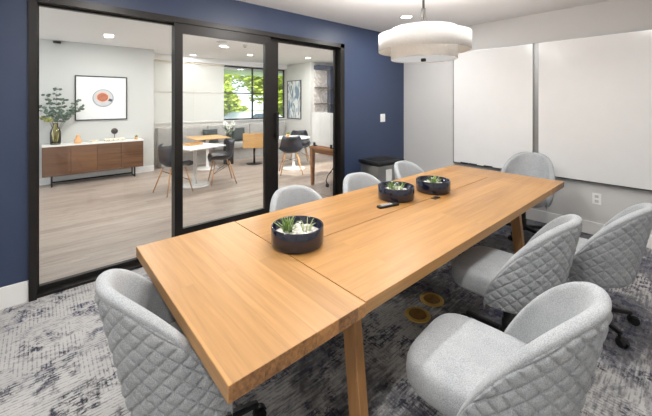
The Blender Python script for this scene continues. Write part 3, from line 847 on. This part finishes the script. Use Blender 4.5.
# ---- molded chairs
def make_shell():
    root = thing('molded_chair', '', 'chair', group='dark shell chairs in the lounge')
    bm = bmesh.new()
    # profile along the spine: (y, z) from front lip to top of the back
    prof = [(.225, .425), (.21, .445), (.14, .455), (.05, .445), (-.05, .44), (-.13, .455), (-.19, .50), (-.215, .57), (-.235, .66), (-.25, .75), (-.262, .82)]
    n = 14; grid = []
    for i, (y, z) in enumerate(prof):
        s = i/(len(prof)-1)
        hw_ = (.225+.045*math.sin(PI*min(1, s*1.3)))*(1 if s < .85 else 1-(s-.85)*1.6)
        row = []
        for k in range(n+1):
            a = k/n*2-1
            curl = abs(a)**2.6
            up = .11*curl*(.5+math.sin(PI*s)*.9)*(1-s*.6)
            fw = .15*curl*max(0, (s-.45))/.55
            row.append(bm.verts.new((a*hw_, y+fw, z+up)))
        grid.append(row)
    for i in range(len(prof)-1):
        for k in range(n): bm.faces.new((grid[i][k], grid[i+1][k], grid[i+1][k+1], grid[i][k+1]))
    bmesh.ops.recalc_face_normals(bm, faces=bm.faces)
    bmesh.ops.solidify(bm, geom=list(bm.faces), thickness=.008)
    mobj('seat_shell', bm, 'navy_shell', root, True)
    for sx in (-1, 1):
        for sy in (-1, 1):
            mobj('leg', TB([(sx*.24, sy*.23-.02, 0), (sx*.13, sy*.13, .43)], [.009, .014], 10), 'oak_dowel', root, True)
    bm = bmesh.new()
    for sx in (-1, 1):
        tube(bm, [(sx*.18, .17, .21), (-sx*.15, -.15, .37)], .004, 6); tube(bm, [(sx*.18, .16, .21), (sx*.15, -.15, .37)], .004, 6)
    mobj('brace', bm, 'black', root)
    return root
ms = make_shell()
for i, (x, y, a, lab) in enumerate((
    (1.76, 6.03, -78, 'dark shell chair with wooden legs nearest the sideboard, back to it'),
    (2.66, 6.14, 75, 'dark shell chair on right side of the white square table'),
    (4.17, 5.93, -30, 'dark shell chair seen from behind at the round table in right panel'),
    (4.98, 6.68, 150, 'dark shell chair facing the doors beyond the round table'))):
    o = ms if i == 0 else copy_tree(ms)
    o.location = (x, y, 0); o.rotation_euler = (0, 0, R(a)); o['label'] = lab
# ---- tulip tables
def tulip(x, y, rz, label, square, topmat='white_gloss'):
    r = thing('pedestal_table', label, 'table', (x, y, 0), rz)
    if square: mobj('tabletop', B(-.40, .40, -.40, .40, .715, .74, bev=.006), topmat, r)
    else: mobj('tabletop', LT([(0, .715), (.40, .715), (.42, .73), (.40, .74), (0, .74)], 48), topmat, r, True)
    mobj('pedestal', LT([(.05, .012), (.04, .05), (.032, .2), (.032, .6), (.05, .715), (0, .715)], 24), 'white_gloss', r, True)
    mobj('foot', LT([(0, 0), (.27, 0), (.27, .008), (.2, .016), (.05, .03), (0, .03)], 40), 'white_gloss', r, True)
    return r
tulip(2.20, 6.27, R(18), 'white square pedestal table between the two shell chairs', True, 'lightwood_pale' if False else 'white_gloss')
tulip(4.52, 6.32, 0, 'white round pedestal table in the right glass panel', False)
tulip(2.98, 7.66, 0, 'wood topped pedestal table in front of the banquette', True, 'lightwood')
ty = thing('wooden_tray', 'flat wooden tray on the white square table', 'tray', (2.22, 6.42, .74), R(18))
bm = bmesh.new(); box(bm, -.15, .15, -.10, .10, 0, .012); box(bm, -.15, .15, -.10, -.088, .012, .04); box(bm, -.15, .15, .088, .10, .012, .04)
mobj('tray_base', bm, 'lightwood', ty)
for s in (-1, 1): mobj('handle', B(s*.144-.006, s*.144+.006, -.09, .09, .012, .05, bev=.003), 'lightwood', ty)
pp2 = thing('small_table_plant', 'small pot plant on the round lounge table', 'plant', (4.42, 6.40, .74))
mobj('pot', LT([(0, 0), (.035, 0), (.045, .07), (.04, .07), (.036, .06), (0, .06)], 20), 'amber', pp2, True)
bm = bmesh.new()
for k in range(24): blade(bm, (rnd.gauss(0, .012), rnd.gauss(0, .012), .055), rnd.uniform(0, 6.28), rnd.uniform(.06, .11), .02, rnd.uniform(.1, 1.0))
mobj('foliage', bm, 'leaf', pp2, True)
# ---- tall vase with flowers
tv = thing('floor_vase', 'tall charcoal floor vase in front of the banquette', 'vase', (3.60, 7.86, 0))
mobj('vase_body', LT([(0, 0), (.12, 0), (.125, .02), (.13, .3), (.12, .58), (.115, .62), (.105, .615), (.11, .3), (.1, .03), (0, .03)], 32), 'charcoal_vase', tv, True)
fl = thing('white_flowers', 'spray of white flowers and leaves in the charcoal floor vase', 'flowers', (3.60, 7.86, .03))
for k in range(9):
    a = rnd.uniform(0, 2*PI); d = rnd.uniform(.05, .22); hz = rnd.uniform(.72, 1.12)
    q = (d*math.cos(a), d*math.sin(a)*.6, hz)
    st = mobj('stem', TB(bez((.04*math.cos(a), .04*math.sin(a), .01), (q[0]*.2, q[1]*.2, .62), q, 6), .004, 6), 'leaf', fl)
    bm = bmesh.new()
    for j in range(5):
        an = j*2*PI/5
        mt = Matrix.Translation(Vector(q)+Vector((.04*math.cos(an), .0+.02*math.sin(an), .035*math.sin(an)))) @ Matrix.Rotation(an, 4, 'Y') @ Matrix.Diagonal((1, .35, .7, 1))
        bmesh.ops.create_uvsphere(bm, u_segments=10, v_segments=6, radius=.028, matrix=mt)
    mobj('blossom', bm, 'petal', st, True)
    bm = bmesh.new()
    for j in range(9): blade(bm, (q[0]*.75, q[1]*.75, hz-.16), rnd.uniform(0, 6.28), .16, .05, rnd.uniform(.5, 1.3))
    mobj('leaves', bm, 'euc', st, True)
# ---- boxy wooden chair
wc = thing('wooden_tub_chair', 'light wood boxy tub chair on a single post by the window', 'chair', (4.10, 7.44, 0), R(-28))
bm = bmesh.new()
box(bm, -.28, .28, -.26, -.235, .43, .80, bev=.004); box(bm, -.28, -.255, -.235, .22, .43, .74, bev=.004); box(bm, .255, .28, -.235, .22, .43, .74, bev=.004)
mobj('wood_shell', bm, 'lightwood', wc)
mobj('seat', B(-.25, .25, -.23, .24, .43, .53, bev=.02), 'pillow', wc, True)
mobj('post', TB([(0, 0, .02), (0, 0, .43)], .025, 14), 'dark_chrome', wc, True)
mobj('foot', LT([(0, 0), (.2, 0), (.2, .01), (.03, .022), (0, .022)], 32), 'dark_chrome', wc, True)
# ---- game table with upright panel
gt = thing('wooden_side_table', 'warm wood table with tapered legs behind right door panel', 'table', (4.5, 4.42, 0))
mobj('tabletop', B(-.68, .68, -.46, .42, .70, .74, bev=.004), 'game_wood', gt)
mobj('apron', B(-.64, .64, -.42, .38, .62, .70), 'game_wood', gt)
for x in (-.63, .63):
    for y in (-.41, .37):
        bm = bmesh.new(); a, b = .024, .038
        prism(bm, [(x-a, y-a, 0), (x+a, y-a, 0), (x+a, y+a, 0), (x-a, y+a, 0)], [(x-b, y-b, .70), (x+b, y-b, .70), (x+b, y+b, .70), (x-b, y+b, .70)])
        mobj('leg', bm, 'game_wood', gt)
gp = thing('upright_panel', 'white upright panel clamped to wooden table behind right door panel', 'panel', (3.90, 4.40, .74))
mobj('board', B(-.012, .012, -.45, .42, .02, .635, bev=.003), 'white_gloss', gp)
for y in (-.12, .35): mobj('clamp', B(-.03, .03, y-.025, y+.025, 0, .07, bev=.006), 'black', gp)
cbl = tag(mobj('power_cord', TB([(3.90, 4.06, .66), (3.86, 4.12, .52), (3.83, 4.2, .38), (3.80, 4.28, .27), (3.79, 4.31, .18), (3.80, 4.29, .12)], .009, 8), 'rubber', None, True), 'black power cord dangling from the wooden table', 'cord')
mobj('plug', B(3.78, 3.82, 4.265, 4.315, .07, .13, bev=.006), 'rubber', cbl)

# ------------------------------------------------------------------ outside
structure('ground_outside', B(-30, 60, 9.0, 70, -.5, -.35), 'grass', label='lawn outside the lounge window', cat='ground')
def tree(x, y, h, r, seed, label, mat, nleaf=6500):
    rn = random.Random(seed)
    t_ = thing('garden_tree' if h > 3 else 'garden_bush', label, 'tree' if h > 3 else 'bush', (x, y, -.35), 0, ('trees' if h > 3 else 'bushes')+' outside the lounge window')
    bm = bmesh.new(); tube(bm, [(0, 0, 0), (.05, 0, h*.3), (-.05, .05, h*.6)], [.16, .12, .05], 10)
    for k in range(6):
        a = k*1.05; tube(bm, [(0, 0, h*.25+.1*k), (.5*r*math.cos(a), .5*r*math.sin(a), h*.5+.1*k), (.8*r*math.cos(a), .8*r*math.sin(a), h*.7)], [.06, .04, .015], 6)
    mobj('trunk', bm, 'bark', t_, True)
    bm = bmesh.new()
    blobs = [(Vector((rn.gauss(0, r*.5), rn.gauss(0, r*.5), rn.uniform(h*.28, h))), rn.uniform(.35, .6)*r) for _ in range(26)]
    for i in range(nleaf):
        c, q = rn.choice(blobs)
        d = Vector((rn.gauss(0, 1), rn.gauss(0, 1), rn.gauss(0, 1))).normalized()*q*rn.random()**.4
        p = c+d; s = rn.uniform(.11, .22)
        mt = Matrix.Translation(p) @ Matrix.Rotation(rn.uniform(0, 6), 4, 'Z') @ Matrix.Rotation(rn.uniform(-1.2, 1.2), 4, 'X')
        vs_ = [bm.verts.new(mt @ Vector(v_)) for v_ in ((-s, 0, 0), (0, -s*.5, .02), (s, 0, 0), (0, s*.5, .02))]
        bm.faces.new(vs_)
    tag(mobj('leaves', bm, mat, t_), kind='stuff')
tree(4.6, 18.6, 4.4, 1.3, 1, 'bright yellow green tree outside, left half of the window', 'treeleaf')
tree(10.6, 16.0, 4.6, 1.4, 2, 'bright yellow green tree outside, behind the window mullion', 'treeleaf')
tree(8.3, 20.5, 5.0, 1.5, 9, 'bright lime tree outside, centred in the open window', 'treeleaf')
tree(7.0, 16.1, 2.3, .95, 21, 'rounded lime bush outside behind the parked car', 'treeleaf', 5200)
tree(9.45, 13.9, 2.2, .5, 22, 'small bright bush outside right of the parked car', 'treeleaf', 4200)
tree(10.2, 27.0, 7.0, 2.4, 3, 'deeper green tree farther out behind the bright trees', 'treeleaf2', 7500)
tree(16.6, 21.0, 6.5, 2.4, 5, 'deeper green tree outside at the window right edge', 'treeleaf2', 7500)
cr_ = thing('parked_car', 'silver blue parked car outside below the trees', 'car', (7.0, 13.2, -.35), R(12))
def extrude_profile(pts, y0, y1):
    bm = bmesh.new(); A = [bm.verts.new((x, y0, z)) for x, z in pts]; Bq = [bm.verts.new((x, y1, z)) for x, z in pts]
    bm.faces.new(A); bm.faces.new(Bq[::-1]); n = len(pts)
    for i in range(n): bm.faces.new((A[i], A[(i+1) % n], Bq[(i+1) % n], Bq[i]))
    return bm
bm = extrude_profile([(-2.1, .3), (-2.15, .7), (-1.9, .95), (-1.1, 1.02), (-.4, 1.48), (.8, 1.5), (1.6, 1.05), (2.1, .95), (2.15, .4), (2.0, .3)], -.85, .85)
bmesh.ops.bevel(bm, geom=list(bm.edges), offset=.06, segments=2, affect='EDGES')
mobj('car_body', bm, 'car_paint', cr_, True)
mobj('side_window', extrude_profile([(-.9, 1.05), (-.36, 1.42), (.75, 1.43), (1.3, 1.08)], -.862, .862), 'car_glass', cr_)
for x in (-1.35, 1.35):
    for s in (-1, 1): mobj('wheel', TB([(x, s*.7, .32), (x, s*.87, .32)], .32, 24), 'rubber', cr_)

# ------------------------------------------------------------------ light
w = bpy.data.worlds.new('daylight'); scn.world = w; w.use_nodes = True
bg = w.node_tree.nodes['Background']; bg.inputs[0].default_value = (.86, .93, 1, 1); bg.inputs[1].default_value = 1.6
sun = bpy.data.lights.new('sun', 'SUN'); sun.energy = 6.0; sun.angle = R(1.5); sun.color = (1, .95, .86)
so = bpy.data.objects.new('sun', sun); col.objects.link(so); so.rotation_euler = (R(48), 0, R(25))

# ------------------------------------------------------------------ camera
cam = bpy.data.cameras.new('camera'); co = bpy.data.objects.new('camera', cam); col.objects.link(co)
co.location = (0, 0, 1.57); co.rotation_euler = (R(90), 0, -math.atan2(.66, .7513))
cam.sensor_width = 36; cam.sensor_fit = 'HORIZONTAL'; cam.lens = 36*325/652.; cam.shift_y = -106/652.
cam.clip_start = .02
scn.camera = co
scn.view_settings.view_transform = 'Standard'; scn.view_settings.look = 'None'
scn.view_settings.gamma = 1; scn.view_settings.use_curve_mapping = False
scn.view_settings.exposure = 0.5
cy = scn.cycles
cy.use_denoising = True; cy.max_bounces = 10; cy.diffuse_bounces = 6; cy.transparent_max_bounces = 16; cy.sample_clamp_indirect = 4
cy.caustics_reflective = False; cy.caustics_refractive = False
